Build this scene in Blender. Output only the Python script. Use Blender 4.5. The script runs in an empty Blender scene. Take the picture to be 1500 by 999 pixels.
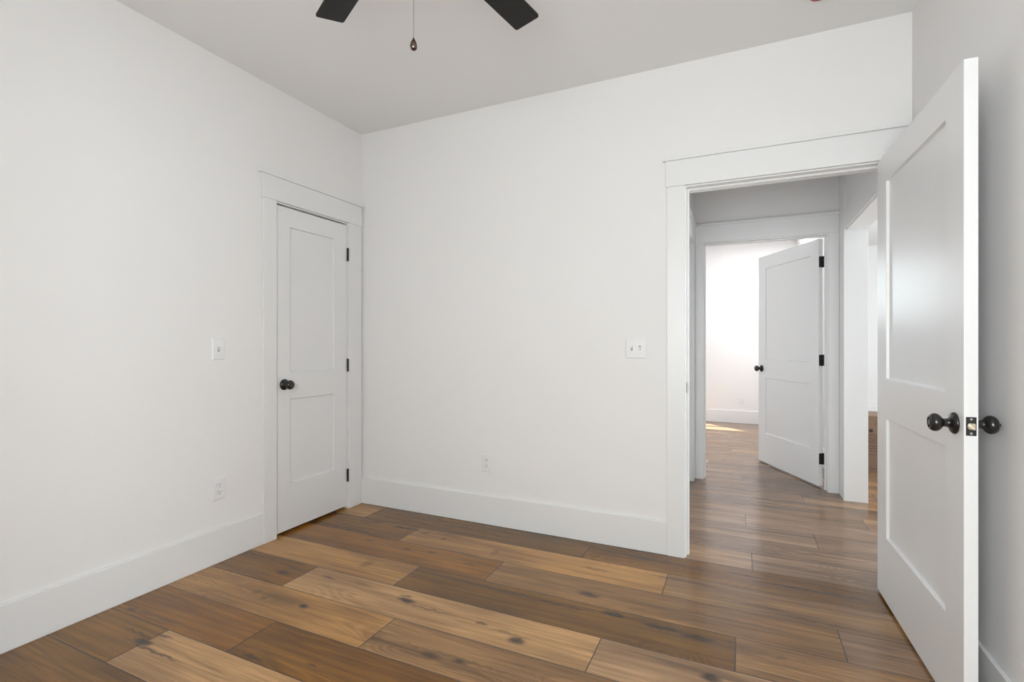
import bpy, bmesh, math, random
from mathutils import Vector, Matrix

R = math.radians
sc = bpy.context.scene
col = sc.collection

# ------------------------------------------------------------------ camera
CAM_H = 1.186
cam_d = bpy.data.cameras.new('camera')
cam_d.sensor_width = 36.0
cam_d.lens = 730.0 * 36.0 / 1500.0
cam_d.shift_y = 3.5 / 1500.0
cam_d.clip_start = 0.02
cam = bpy.data.objects.new('camera', cam_d)
col.objects.link(cam)
cam.location = (0, 0, CAM_H)
cam.rotation_euler = (R(90), 0, R(24.72))
sc.camera = cam

# ------------------------------------------------------------------ exposure and light
sc.view_settings.view_transform = 'Standard'
sc.view_settings.look = 'None'
sc.view_settings.gamma = 1.0
sc.view_settings.use_curve_mapping = False
sc.view_settings.exposure = 0.0

world = bpy.data.worlds.new('world')
sc.world = world
world.use_nodes = True
wn = world.node_tree
wn.nodes.clear()
w_out = wn.nodes.new('ShaderNodeOutputWorld')
w_bg = wn.nodes.new('ShaderNodeBackground')
w_bg.inputs[0].default_value = (0.75, 0.86, 1.0, 1)
w_bg.inputs[1].default_value = 1.0
wn.links.new(w_bg.outputs[0], w_out.inputs[0])


def area_light(name, loc, rot, sx, sy, watts, colr):
    d = bpy.data.lights.new(name, 'AREA')
    d.shape = 'RECTANGLE'
    d.size, d.size_y = sx, sy
    d.energy = watts
    d.color = colr
    o = bpy.data.objects.new(name, d)
    col.objects.link(o)
    o.location = loc
    o.rotation_euler = rot
    return o


# room measures (metres); the camera stands at x = y = 0
XL, XR, YB, YN, ZC = -2.578, 0.728, 2.910, -0.60, 2.743
WT = 0.135                     # wall thickness
HL, HR = -0.388, 0.718         # hall side walls
YH0, YH1 = YB + WT, 4.665      # hall
YF0, YF1 = YH1 + WT, 8.14      # bedroom across the hall
XF0 = -2.6
XG0, XG1, YG1 = 0.853, 4.2, 9.6   # open room right of the hall

# daylight: window behind the camera, one across the hall; others added for brightness
WIN1 = (-0.82, 0.58, 0.72, 2.15)     # near wall of this room  (x0, x1, z0, z1)
WIN2 = (-1.645, -0.645, 0.55, 2.40)    # back wall of the room across the hall
FILL_WIN3 = (4.4, 6.3, 0.65, 2.2)         # added in the open room's right wall to light the hall (y0, y1, ...)
FILL_WIN5 = (2.3, 3.9, 0.65, 2.2)          # added in the open room's near wall to light its back wall (x0, x1, ...)
FILL_WIN4 = (4.95, 6.15, 0.72, 2.08)        # added in the far room's left wall as fill (y0, y1, ...)
L_MAIN, L_FAR, L_FAR_FILL, L_OPEN = 95.0, 16.0, 22.0, 300.0
L_FILL_LAMP, L_OPEN_FILL = 48.0, 34.0
DAY = (0.975, 0.985, 1.0)
area_light('daylight', ((WIN1[0] + WIN1[1]) / 2, YN - 0.15, (WIN1[2] + WIN1[3]) / 2), (R(90), 0, 0),
           WIN1[1] - WIN1[0], WIN1[3] - WIN1[2], L_MAIN, DAY)
area_light('daylight', ((WIN2[0] + WIN2[1]) / 2, YF1 + 0.16, 1.95), (R(-90), 0, 0),
           WIN2[1] - WIN2[0], 0.9, L_FAR, (0.9, 0.95, 1.0))
area_light('daylight', (XG1 + 0.16, (FILL_WIN3[0] + FILL_WIN3[1]) / 2, (FILL_WIN3[2] + FILL_WIN3[3]) / 2), (R(90), 0, R(90)),
           FILL_WIN3[1] - FILL_WIN3[0], FILL_WIN3[3] - FILL_WIN3[2], L_OPEN, (0.9, 0.95, 1.0))  # added source, reaches the hall through the cased opening
area_light('daylight', (XF0 - 0.16, (FILL_WIN4[0] + FILL_WIN4[1]) / 2, (FILL_WIN4[2] + FILL_WIN4[3]) / 2), (R(90), 0, R(-90)),
           FILL_WIN4[1] - FILL_WIN4[0], FILL_WIN4[3] - FILL_WIN4[2], L_FAR_FILL, (0.9, 0.95, 1.0))  # added fill for the room across the hall
area_light('daylight', ((FILL_WIN5[0] + FILL_WIN5[1]) / 2, YB - 0.03, (FILL_WIN5[2] + FILL_WIN5[3]) / 2), (R(90), 0, 0),
           FILL_WIN5[1] - FILL_WIN5[0], FILL_WIN5[3] - FILL_WIN5[2], L_OPEN_FILL, (0.9, 0.95, 1.0))  # added fill aimed at the open room's back wall
sun_d = bpy.data.lights.new('sun', 'SUN')
sun_d.energy = 40.0
sun_d.angle = R(0.5)
sun_d.color = (1.0, 0.96, 0.88)
sun = bpy.data.objects.new('sun', sun_d)
col.objects.link(sun)
sun.location = (-6, 14, 9)
sun_dir = Vector((0.36, -0.36, -1.0))
sun.rotation_euler = sun_dir.to_track_quat('-Z', 'Y').to_euler()


# ------------------------------------------------------------------ materials
def new_mat(name):
    m = bpy.data.materials.new(name)
    m.use_nodes = True
    nt = m.node_tree
    return m, nt, nt.nodes['Principled BSDF']


def sock(b, name):
    return b.inputs[name]


def paint(name, c, rough, bump=0.0, scale=300.0, spec=0.5):
    m, nt, b = new_mat(name)
    b.inputs['Base Color'].default_value = (*c, 1)
    b.inputs['Roughness'].default_value = rough
    b.inputs['Specular IOR Level'].default_value = spec
    tc = nt.nodes.new('ShaderNodeTexCoord')
    n = nt.nodes.new('ShaderNodeTexNoise')
    n.inputs['Scale'].default_value = scale
    n.inputs['Detail'].default_value = 3
    nt.links.new(tc.outputs['Object'], n.inputs['Vector'])
    if bump:
        bp = nt.nodes.new('ShaderNodeBump')
        bp.inputs['Strength'].default_value = bump
        bp.inputs['Distance'].default_value = 0.001
        nt.links.new(n.outputs['Fac'], bp.inputs['Height'])
        nt.links.new(bp.outputs['Normal'], b.inputs['Normal'])
    mr = nt.nodes.new('ShaderNodeMapRange')
    mr.inputs['To Min'].default_value = max(0.02, rough - 0.03)
    mr.inputs['To Max'].default_value = rough + 0.03
    nt.links.new(n.outputs['Fac'], mr.inputs['Value'])
    nt.links.new(mr.outputs['Result'], b.inputs['Roughness'])
    return m


M_WALL = paint('wall_paint', (0.81, 0.795, 0.790), 0.75, 0.06, 220, 0.3)
M_CEIL = paint('ceiling_paint', (0.83, 0.82, 0.818), 0.9, 0.06, 220, 0.2)
M_TRIM = paint('trim_paint', (0.79, 0.785, 0.785), 0.35, 0.0, 60)
M_DOOR = paint('door_paint', (0.785, 0.78, 0.782), 0.30, 0.0, 90)
M_PLASTIC = paint('white_plastic', (0.79, 0.785, 0.795), 0.3, 0.0, 60)
M_SLOT = paint('slot_dark', (0.10, 0.095, 0.09), 0.6)
M_BLACK = paint('black_metal', (0.012, 0.011, 0.011), 0.22, 0.0, 80, 0.6)
M_BLACKM = paint('black_hinge', (0.012, 0.012, 0.012), 0.45, 0.0, 80)
M_RED = paint('red_plastic', (0.40, 0.03, 0.045), 0.4)


def metal(name, c, rough):
    m, nt, b = new_mat(name)
    b.inputs['Base Color'].default_value = (*c, 1)
    b.inputs['Metallic'].default_value = 1.0
    b.inputs['Roughness'].default_value = rough
    return m


M_STEEL = metal('satin_steel', (0.55, 0.54, 0.52), 0.3)
M_BRASS = metal('worn_brass', (0.55, 0.47, 0.37), 0.55)
M_BRONZE = metal('dark_bronze', (0.16, 0.12, 0.10), 0.22)
M_STRIKE = metal('dark_strike', (0.13, 0.13, 0.13), 0.4)


def mk_blade_mat():
    m, nt, b = new_mat('espresso_blade')
    tc = nt.nodes.new('ShaderNodeTexCoord')
    mp = nt.nodes.new('ShaderNodeMapping')
    mp.inputs['Scale'].default_value = (4, 90, 90)
    n = nt.nodes.new('ShaderNodeTexNoise')
    n.inputs['Scale'].default_value = 1.0
    n.inputs['Detail'].default_value = 4
    cr = nt.nodes.new('ShaderNodeValToRGB')
    cr.color_ramp.elements[0].position = 0.3
    cr.color_ramp.elements[0].color = (0.007, 0.006, 0.0055, 1)
    cr.color_ramp.elements[1].position = 0.75
    cr.color_ramp.elements[1].color = (0.015, 0.0125, 0.011, 1)
    nt.links.new(tc.outputs['Object'], mp.inputs['Vector'])
    nt.links.new(mp.outputs['Vector'], n.inputs['Vector'])
    nt.links.new(n.outputs['Fac'], cr.inputs['Fac'])
    nt.links.new(cr.outputs['Color'], b.inputs['Base Color'])
    b.inputs['Roughness'].default_value = 0.5
    b.inputs['Specular IOR Level'].default_value = 0.3
    return m


M_BLADE = mk_blade_mat()


def mk_card_mat():
    m, nt, b = new_mat('cardboard')
    tc = nt.nodes.new('ShaderNodeTexCoord')
    mp = nt.nodes.new('ShaderNodeMapping')
    mp.inputs['Scale'].default_value = (60, 60, 8)
    n = nt.nodes.new('ShaderNodeTexNoise')
    n.inputs['Scale'].default_value = 3.0
    n.inputs['Detail'].default_value = 5
    cr = nt.nodes.new('ShaderNodeValToRGB')
    cr.color_ramp.elements[0].color = (0.125, 0.074, 0.046, 1)
    cr.color_ramp.elements[1].color = (0.175, 0.108, 0.068, 1)
    nt.links.new(tc.outputs['Object'], mp.inputs['Vector'])
    nt.links.new(mp.outputs['Vector'], n.inputs['Vector'])
    nt.links.new(n.outputs['Fac'], cr.inputs['Fac'])
    nt.links.new(cr.outputs['Color'], b.inputs['Base Color'])
    b.inputs['Roughness'].default_value = 0.85
    return m


M_CARD = mk_card_mat()
M_INK = paint('print_ink', (0.018, 0.010, 0.008), 0.8)
M_TAPE = paint('packing_tape', (0.72, 0.68, 0.62), 0.3)


def mk_glass():
    m, nt, b = new_mat('window_glass')
    nt.nodes.remove(b)
    out = nt.nodes['Material Output']
    t = nt.nodes.new('ShaderNodeBsdfTransparent')
    t.inputs[0].default_value = (0.96, 0.98, 0.97, 1)
    g = nt.nodes.new('ShaderNodeBsdfGlossy')
    g.inputs['Roughness'].default_value = 0.02
    mx = nt.nodes.new('ShaderNodeMixShader')
    mx.inputs[0].default_value = 0.06
    nt.links.new(t.outputs[0], mx.inputs[1])
    nt.links.new(g.outputs[0], mx.inputs[2])
    nt.links.new(mx.outputs[0], out.inputs[0])
    return m


M_GLASS = mk_glass()

# knots and cracks of the boards: x, y, half length, half width, strength
KNOTS = [(-1.405, 1.885, 0.05, 0.018, 1.0), (-1.30, 1.865, 0.16, 0.006, 0.55), (-1.43, 1.915, 0.035, 0.010, 0.75),
         (-1.0, 1.862, 0.03, 0.009, 0.7),
         (-0.815, 1.815, 0.035, 0.028, 1.0), (-0.86, 1.845, 0.10, 0.010, 0.5), (-2.16, 1.185, 0.055, 0.018, 1.0),
         (-2.24, 1.215, 0.10, 0.007, 0.6), (-2.06, 1.165, 0.16, 0.006, 0.75), (-2.12, 1.245, 0.045, 0.010, 0.7),
         (-1.795, 1.650, 0.030, 0.022, 1.0), (-1.93, 1.655, 0.16, 0.030, 0.42), (-2.02, 1.63, 0.025, 0.018, 0.5),
         (-2.10, 1.655, 0.025, 0.022, 0.45),
         (-2.155, 1.845, 0.045, 0.020, 0.8), (-1.90, 1.905, 0.05, 0.010, 0.6),
         (-0.655, 2.29, 0.055, 0.022, 0.85), (-0.51, 2.165, 0.05, 0.022, 0.95),
         (-0.72, 2.145, 0.20, 0.010, 0.6), (-0.30, 2.150, 0.10, 0.020, 0.95), (-0.16, 2.135, 0.09, 0.020, 0.9),
         (-0.24, 2.13, 0.30, 0.060, 0.35), (-0.95, 2.15, 0.04, 0.010, 0.7), (-1.15, 2.15, 0.25, 0.016, 0.4),
         (-0.10, 1.900, 0.032, 0.024, 1.0), (-2.47, 1.305, 0.03, 0.015, 0.6),
         (-0.955, 1.605, 0.03, 0.014, 0.8), (-1.075, 1.590, 0.045, 0.020, 0.65), (-1.0, 1.618, 0.25, 0.007, 0.45),
         (-2.20, 2.635, 0.045, 0.012, 0.85), (-1.95, 2.62, 0.10, 0.018, 0.85), (-2.03, 2.37, 0.04, 0.010, 0.6),
         (-1.75, 2.36, 0.03, 0.012, 0.6), (-1.60, 2.375, 0.03, 0.012, 0.6), (-1.33, 2.335, 0.04, 0.010, 0.5),
         (-1.83, 2.105, 0.03, 0.045, 0.4), (-1.80, 2.60, 0.03, 0.02, 0.5), (-1.64, 2.57, 0.018, 0.018, 0.6),
         (-1.27, 2.53, 0.02, 0.045, 0.4), (-0.70, 2.56, 0.09, 0.012, 0.6), (-0.45, 2.80, 0.15, 0.012, 0.5),
         (-0.25, 2.62, 0.16, 0.016, 0.6), (-1.68, 1.30, 0.05, 0.010, 0.6), (-1.44, 1.36, 0.025, 0.008, 0.7),
         (0.10, 2.51, 0.10, 0.010, 0.55), (0.28, 2.47, 0.22, 0.010, 0.6), (-0.05, 2.33, 0.22, 0.012, 0.45),
         (0.45, 2.37, 0.12, 0.014, 0.4), (0.05, 3.02, 0.2, 0.014, 0.5), (0.40, 3.25, 0.18, 0.012, 0.5),
         (0.32, 2.77, 0.22, 0.014, 0.5), (0.50, 3.72, 0.10, 0.02, 0.5), (0.10, 4.15, 0.25, 0.02, 0.4),
         (-1.36, 1.60, 0.05, 0.05, 0.25), (-0.05, 3.45, 0.2, 0.02, 0.4)]


def mk_floor_mat():
    m, nt, b = new_mat('oak_planks')
    N, L = nt.nodes, nt.links

    def node(t, **kw):
        n = N.new(t)
        for k, v in kw.items():
            setattr(n, k, v)
        return n

    def math_(op, a, bb=None, clamp=False):
        n = node('ShaderNodeMath', operation=op)
        n.use_clamp = clamp
        for i, v in enumerate((a, bb)):
            if v is None:
                continue
            if isinstance(v, (int, float)):
                n.inputs[i].default_value = v
            else:
                L.new(v, n.inputs[i])
        return n.outputs[0]

    def mixc(fac, a, bb, blend='MIX'):
        n = node('ShaderNodeMix', data_type='RGBA', blend_type=blend)
        if isinstance(fac, (int, float)):
            n.inputs[0].default_value = fac
        else:
            L.new(fac, n.inputs[0])
        for i, v in ((6, a), (7, bb)):
            if isinstance(v, tuple):
                n.inputs[i].default_value = v
            else:
                L.new(v, n.inputs[i])
        return n.outputs[2]

    def ramp(v, a, bb, lo=0.0, hi=1.0):
        n = node('ShaderNodeMapRange')
        n.interpolation_type = 'SMOOTHSTEP'
        L.new(v, n.inputs['Value'])
        n.inputs['From Min'].default_value = a
        n.inputs['From Max'].default_value = bb
        n.inputs['To Min'].default_value = lo
        n.inputs['To Max'].default_value = hi
        return n.outputs['Result']

    tone = node('ShaderNodeAttribute', attribute_name='tone').outputs['Color']
    seed = node('ShaderNodeAttribute', attribute_name='seed').outputs['Vector']
    uv = node('ShaderNodeUVMap', uv_map='plank')
    ends = node('ShaderNodeUVMap', uv_map='rest')
    pos = node('ShaderNodeNewGeometry').outputs['Position']

    off = node('ShaderNodeVectorMath', operation='ADD')
    L.new(pos, off.inputs[0])
    L.new(seed, off.inputs[1])

    def noise(sx, sy, detail, dist=0.0, rough=0.55):
        mp = node('ShaderNodeMapping')
        mp.inputs['Scale'].default_value = (sx, sy, 1)
        L.new(off.outputs[0], mp.inputs['Vector'])
        n = node('ShaderNodeTexNoise')
        n.inputs['Scale'].default_value = 1.0
        n.inputs['Detail'].default_value = detail
        n.inputs['Roughness'].default_value = rough
        n.inputs['Distortion'].default_value = dist
        L.new(mp.outputs['Vector'], n.inputs['Vector'])
        return n.outputs['Fac']

    broad = noise(1.1, 6.0, 2.0, 0.2)
    streak = noise(1.7, 46.0, 5.0, 0.15, 0.62)
    fine = noise(5.0, 330.0, 4.0, 0.1, 0.6)
    speck = noise(55.0, 420.0, 2.0, 0.0)
    vein = noise(1.1, 17.0, 3.0, 0.5)
    # cathedral figure: contour bands of a stretched noise
    fig = noise(1.5, 6.5, 1.0, 0.5)
    bands = math_('SINE', math_('MULTIPLY', fig, 150.0))
    figmask = ramp(noise(1.2, 3.5, 1.0), 0.54, 0.68)

    warm = mixc(ramp(broad, 0.33, 0.67), (0.74, 0.70, 0.68, 1), (1.20, 1.17, 1.10, 1))
    c = mixc(1.0, tone, warm, 'MULTIPLY')
    st = ramp(streak, 0.34, 0.64, 0.78, 1.12)
    c = mixc(1.0, c, node_rgb(node, L, st), 'MULTIPLY')
    fi = ramp(fine, 0.3, 0.7, 0.80, 1.18)
    c = mixc(1.0, c, node_rgb(node, L, fi), 'MULTIPLY')
    bd = math_('MULTIPLY', math_('MULTIPLY', bands, figmask), 0.16)
    bd = math_('ADD', bd, 1.0)
    c = mixc(1.0, c, node_rgb(node, L, bd), 'MULTIPLY')
    ve = ramp(vein, 0.60, 0.72)
    c = mixc(math_('MULTIPLY', ve, 0.50), c, (0.070, 0.040, 0.022, 1))
    sp = ramp(speck, 0.66, 0.76)
    c = mixc(math_('MULTIPLY', sp, 0.30), c, (0.42, 0.30, 0.19, 1))

    # knots
    wob = node('ShaderNodeTexNoise')
    wob.inputs['Scale'].default_value = 28.0
    wob.inputs['Detail'].default_value = 3
    L.new(pos, wob.inputs['Vector'])
    wv = node('ShaderNodeVectorMath', operation='SCALE')
    L.new(wob.outputs['Color'], wv.inputs[0])
    wv.inputs['Scale'].default_value = 0.030
    wp = node('ShaderNodeVectorMath', operation='ADD')
    L.new(pos, wp.inputs[0])
    L.new(wv.outputs[0], wp.inputs[1])
    total = None
    for (x, y, a, bb, s) in KNOTS:
        mp = node('ShaderNodeMapping')
        mp.inputs['Location'].default_value = (-(x + 0.015) / a, -(y + 0.015) / bb, 0)
        mp.inputs['Scale'].default_value = (1 / a, 1 / bb, 0)
        L.new(wp.outputs[0], mp.inputs['Vector'])
        ln = node('ShaderNodeVectorMath', operation='LENGTH')
        L.new(mp.outputs['Vector'], ln.inputs[0])
        r = ramp(ln.outputs['Value'], 0.40, 1.40, s, 0.0)
        total = r if total is None else math_('MAXIMUM', total, r)
    kn = math_('MULTIPLY', total, ramp(fine, 0.25, 0.6, 0.75, 1.0))
    c = mixc(math_('MULTIPLY', kn, 0.92), c, (0.022, 0.016, 0.012, 1))

    # bevelled joints between boards
    su = node('ShaderNodeSeparateXYZ')
    L.new(uv.outputs[0], su.inputs[0])
    se = node('ShaderNodeSeparateXYZ')
    L.new(ends.outputs[0], se.inputs[0])
    long_ = math_('MINIMUM', su.outputs[1], se.outputs[1])
    short_ = math_('MINIMUM', su.outputs[0], se.outputs[0])
    edge = math_('MINIMUM', long_, short_)
    gap = ramp(edge, 0.0014, 0.0026, 1.0, 0.0)
    c = mixc(math_('MULTIPLY', gap, 0.90), c, (0.018, 0.012, 0.009, 1))
    L.new(c, b.inputs['Base Color'])
    ro = ramp(streak, 0.3, 0.7, 0.24, 0.19)
    L.new(ro, b.inputs['Roughness'])
    b.inputs['Specular IOR Level'].default_value = 0.5
    hgt = math_('SUBTRACT', math_('MULTIPLY', fine, 0.25), gap)
    bp = node('ShaderNodeBump')
    bp.inputs['Strength'].default_value = 0.15
    bp.inputs['Distance'].default_value = 0.0008
    L.new(hgt, bp.inputs['Height'])
    L.new(bp.outputs['Normal'], b.inputs['Normal'])
    return m


def node_rgb(node, L, v):
    n = node('ShaderNodeCombineColor')
    for i in range(3):
        L.new(v, n.inputs[i])
    return n.outputs[0]


M_FLOOR = mk_floor_mat()


# ------------------------------------------------------------------ mesh helpers
def bm_box(bm, x0, x1, y0, y1, z0, z1, bev=0.0):
    vs = [bm.verts.new(p) for p in ((x0, y0, z0), (x1, y0, z0), (x1, y1, z0), (x0, y1, z0),
                                    (x0, y0, z1), (x1, y0, z1), (x1, y1, z1), (x0, y1, z1))]
    fs = [bm.faces.new([vs[i] for i in f]) for f in
          ((0, 3, 2, 1), (4, 5, 6, 7), (0, 1, 5, 4), (1, 2, 6, 5), (2, 3, 7, 6), (3, 0, 4, 7))]
    if bev:
        es = list({e for f in fs for e in f.edges})
        bmesh.ops.bevel(bm, geom=es, offset=bev, segments=2, profile=0.5, affect='EDGES')


def bm_lathe(bm, prof, axis='y', seg=32, origin=(0, 0, 0)):
    """profile of (radius, along) turned about an axis through origin"""
    o = Vector(origin)

    def pt(r, h, t):
        a, c = r * math.cos(t), r * math.sin(t)
        return o + Vector({'x': (h, a, c), 'y': (a, h, c), 'z': (a, c, h)}[axis])
    rings = []
    for (r, h) in prof:
        if r < 1e-6:
            rings.append([bm.verts.new(pt(0, h, 0))])
        else:
            rings.append([bm.verts.new(pt(r, h, 2 * math.pi * k / seg)) for k in range(seg)])
    for a, b2 in zip(rings[:-1], rings[1:]):
        for k in range(seg):
            k2 = (k + 1) % seg
            if len(a) == 1 and len(b2) == 1:
                continue
            if len(a) == 1:
                bm.faces.new((a[0], b2[k], b2[k2]))
            elif len(b2) == 1:
                bm.faces.new((a[k2], a[k], b2[0]))
            else:
                bm.faces.new((a[k], a[k2], b2[k2], b2[k]))


def obj(name, bm, mat, parent=None, smooth=False, loc=None, rotz=None):
    bmesh.ops.recalc_face_normals(bm, faces=bm.faces[:])
    me = bpy.data.meshes.new(name)
    bm.to_mesh(me)
    bm.free()
    me.materials.append(mat)
    if smooth:
        for p in me.polygons:
            p.use_smooth = True
        try:
            me.set_sharp_from_angle(angle=R(38))
        except Exception:
            pass
    o = bpy.data.objects.new(name, me)
    col.objects.link(o)
    if parent:
        o.parent = parent
    if loc:
        o.location = loc
    if rotz is not None:
        o.rotation_euler = (0, 0, rotz)
    return o


def boxes(name, lst, mat, parent=None, bev=0.0, **kw):
    bm = bmesh.new()
    for b in lst:
        bm_box(bm, *b, bev=bev)
    return obj(name, bm, mat, parent, **kw)


def tag(o, label, cat, group=None, kind=None):
    o['label'] = label
    o['category'] = cat
    if group:
        o['group'] = group
    if kind:
        o['kind'] = kind
    return o


def thing(name, label, cat, loc, rotz=0.0, group=None, kind=None):
    o = bpy.data.objects.new(name, None)
    o.empty_display_size = 0.05
    col.objects.link(o)
    o.location = loc
    o.rotation_euler = (0, 0, rotz)
    return tag(o, label, cat, group, kind)


def struct(o, label, cat):
    return tag(o, label, cat, kind='structure')


def copy_tree(o, parent=None):
    c = o.copy()
    col.objects.link(c)
    c.parent = parent
    for ch in list(o.children):
        copy_tree(ch, c)
    return c


# ------------------------------------------------------------------ floor
def make_floor():
    rnd = random.Random(7)
    X0, X1, Y0, Y1 = XL - 0.13, XG1 + 0.1, YN - 0.13, YG1 + 0.15
    W, LEN, BASE = 0.2306, 1.53, 1.05
    joint = {0: -0.62, 1: -1.80, 2: -1.356, 3: -2.042, 4: -1.551, 5: -1.17, 6: -1.872, 7: -2.335, 8: 0.052, 9: -0.55,
             10: 0.406, 11: 0.025, 12: 0.738, 13: -0.25, 14: 0.425, 15: -0.6, 16: 0.004, 17: 0.9, 18: -0.298,
             -1: -1.2}
    DK = (0.195, 0.084, 0.011)
    DG = (0.188, 0.087, 0.014)
    MD = (0.245, 0.104, 0.015)
    MG = (0.28, 0.154, 0.064)
    TN = (0.385, 0.2, 0.066)
    MH = (0.270, 0.160, 0.088)
    HA, HB = (0.190, 0.112, 0.064), (0.230, 0.140, 0.086)  # darker, greyer hall boards: the pale sheen is partly put into the colour
    LT = (0.485, 0.282, 0.126)
    known = {(-1, -1): DG, (0, -1): LT, (0, 0): TN, (1, -1): MD, (1, 0): DK, (2, -1): TN, (2, 0): MG, (3, -1): DK,
             (3, 0): LT, (3, 1): (0.40, 0.245, 0.130), (4, -1): TN, (4, 0): DG, (4, 1): MG, (5, -1): MD, (5, 0): (0.255, 0.136, 0.052), (5, 1): MH,
             (6, -1): DK, (6, 0): TN, (6, 1): MG, (7, -1): TN, (7, 0): DG, (7, 1): DK}
    verts, faces, uv1, uv2, tones, seeds = [], [], [], [], [], []
    k0 = int(math.floor((Y0 - BASE) / W))
    k1 = int(math.ceil((Y1 - BASE) / W))
    for k in range(k0, k1):
        ya, yb = BASE + k * W, BASE + (k + 1) * W
        X0 = XL - 0.13 if yb < YF1 + 0.15 else HR
        j = joint.get(k, rnd.uniform(-1.5, 0))
        i0 = int(math.floor((X0 - j) / LEN))
        i1 = int(math.ceil((X1 - j) / LEN))
        for i in range(i0, i1):
            xa, xb = j + i * LEN, j + (i + 1) * LEN
            cxa, cxb = max(xa, X0), min(xb, X1)
            cya, cyb = max(ya, Y0), min(yb, Y1)
            if cxb - cxa < 1e-4 or cyb - cya < 1e-4:
                continue
            n = len(verts)
            # tiles of 0.4 m keep the mesh even
            verts += [(cxa, cya, 0), (cxb, cya, 0), (cxb, cyb, 0), (cxa, cyb, 0)]
            faces.append((n, n + 1, n + 2, n + 3))
            for (x, y) in ((cxa, cya), (cxb, cya), (cxb, cyb), (cxa, cyb)):
                uv1.append((x - xa, y - ya))
                uv2.append((xb - x, yb - y))
            t = known.get((k, i)) or (rnd.choice((HA, HB, HB, MH)) if k >= 8 else rnd.choice((DK, DG, MD, MG, TN)))
            f = rnd.uniform(0.95, 1.05)
            tones.append(tuple(c * f for c in t))
            seeds.append((rnd.uniform(0, 60), rnd.uniform(0, 60), 0))
    me = bpy.data.meshes.new('floor')
    me.from_pydata(verts, [], faces)
    a = me.uv_layers.new(name='plank')
    b = me.uv_layers.new(name='rest')
    for i in range(len(uv1)):
        a.data[i].uv = uv1[i]
        b.data[i].uv = uv2[i]
    ta = me.attributes.new('tone', 'FLOAT_COLOR', 'FACE')
    sa = me.attributes.new('seed', 'FLOAT_VECTOR', 'FACE')
    for i, (t, s) in enumerate(zip(tones, seeds)):
        ta.data[i].color = (*t, 1)
        sa.data[i].vector = s
    me.materials.append(M_FLOOR)
    o = bpy.data.objects.new('floor', me)
    col.objects.link(o)
    struct(o, 'brown oak plank floor running through the room and hall', 'floor')


make_floor()
# concrete slab under the boards keeps daylight out
struct(boxes('floor_slab', [(XL - 0.2, XG1 + 0.15, YN - 0.2, YF1 + WT, -0.15, -0.004), (HR, XG1 + 0.15, YF1 + WT, YG1 + 0.2, -0.15, -0.004)], M_SLOT),
       'dark slab under the oak plank floor', 'floor')
struct(boxes('ceiling', [(XL - 0.2, XG1 + 0.15, YN - 0.2, YF1 + WT, ZC, ZC + 0.12), (HR, XG1 + 0.15, YF1 + WT, YG1 + 0.2, ZC, ZC + 0.12)], M_CEIL),
       'flat white painted ceiling over the rooms', 'ceiling')

# ------------------------------------------------------------------ walls
DL = dict(y0=2.158, y1=2.763, h=2.045)           # closet door in the left wall
OP = dict(x0=-0.278, x1=0.632, h=2.052)           # opening to the hall
FD = dict(x0=-0.298, x1=0.622, h=2.058)           # opening of the room across the hall
CO = dict(y0=3.20, y1=4.46, h=2.040)              # cased opening in the hall's right wall
J = 0.019                                         # jamb board thickness

struct(boxes('wall_left', [
    (XL - WT, XL, YN - WT, DL['y0'] - J, 0, ZC), (XL - WT, XL, DL['y1'] + J, YB + WT, 0, ZC),
    (XL - WT, XL, DL['y0'] - J, DL['y1'] + J, DL['h'] + J, ZC),
    (XL - WT, XL - 0.075, DL['y0'] - J, DL['y1'] + J, 0, DL['h'] + J)], M_WALL),
    'white wall on the left holding the closet door', 'wall')
struct(boxes('wall_back', [
    (XL, OP['x0'] - J, YB, YB + WT, 0, ZC), (OP['x1'] + J, XG0, YB, YB + WT, 0, ZC),
    (OP['x0'] - J, OP['x1'] + J, YB, YB + WT, OP['h'] + J, ZC)], M_WALL),
    'white wall at the back with the opening to the hall', 'wall')
struct(boxes('wall_right', [(XR, XG0, YN - WT, YB, 0, ZC)], M_WALL), 'white wall behind the wide open door', 'wall')
struct(boxes('wall_near', [
    (XL, WIN1[0], YN - WT, YN, 0, ZC), (WIN1[1], XR, YN - WT, YN, 0, ZC),
    (WIN1[0], WIN1[1], YN - WT, YN, 0, WIN1[2]), (WIN1[0], WIN1[1], YN - WT, YN, WIN1[3], ZC)], M_WALL),
    'white wall behind the camera with the window', 'wall')
LD = dict(y0=3.62, y1=4.54, h=2.052)              # door in the hall's left wall
struct(boxes('wall_hall_left', [
    (HL - WT, HL, YH0, LD['y0'] - J, 0, ZC), (HL - WT, HL, LD['y1'] + J, YH1, 0, ZC),
    (HL - WT, HL, LD['y0'] - J, LD['y1'] + J, LD['h'] + J, ZC),
    (HL - WT, HL - 0.09, LD['y0'] - J, LD['y1'] + J, 0, LD['h'] + J)], M_WALL),
    'white left wall of the hall seen at a grazing angle', 'wall')
struct(boxes('wall_hall_right', [
    (HR, XG0, YH0, CO['y0'] - J, 0, ZC), (HR, XG0, CO['y0'] - J, CO['y1'], CO['h'] + J, ZC),
    (HR - 0.016, XG0, CO['y1'] + J, YH1, 0, ZC), (HR - 0.016, XG0, CO['y1'], CO['y1'] + J, CO['h'] + J, ZC)], M_WALL),
    'white right wall of the hall above the wide opening', 'wall')
struct(boxes('wall_hall_end', [
    (XF0, FD['x0'] - J, YH1, YF0, 0, ZC), (FD['x1'] + J, XG0, YH1, YF0, 0, ZC),
    (FD['x0'] - J, FD['x1'] + J, YH1, YF0, FD['h'] + J, ZC)], M_WALL),
    'white end wall of the hall around the bright doorway', 'wall')
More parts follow.
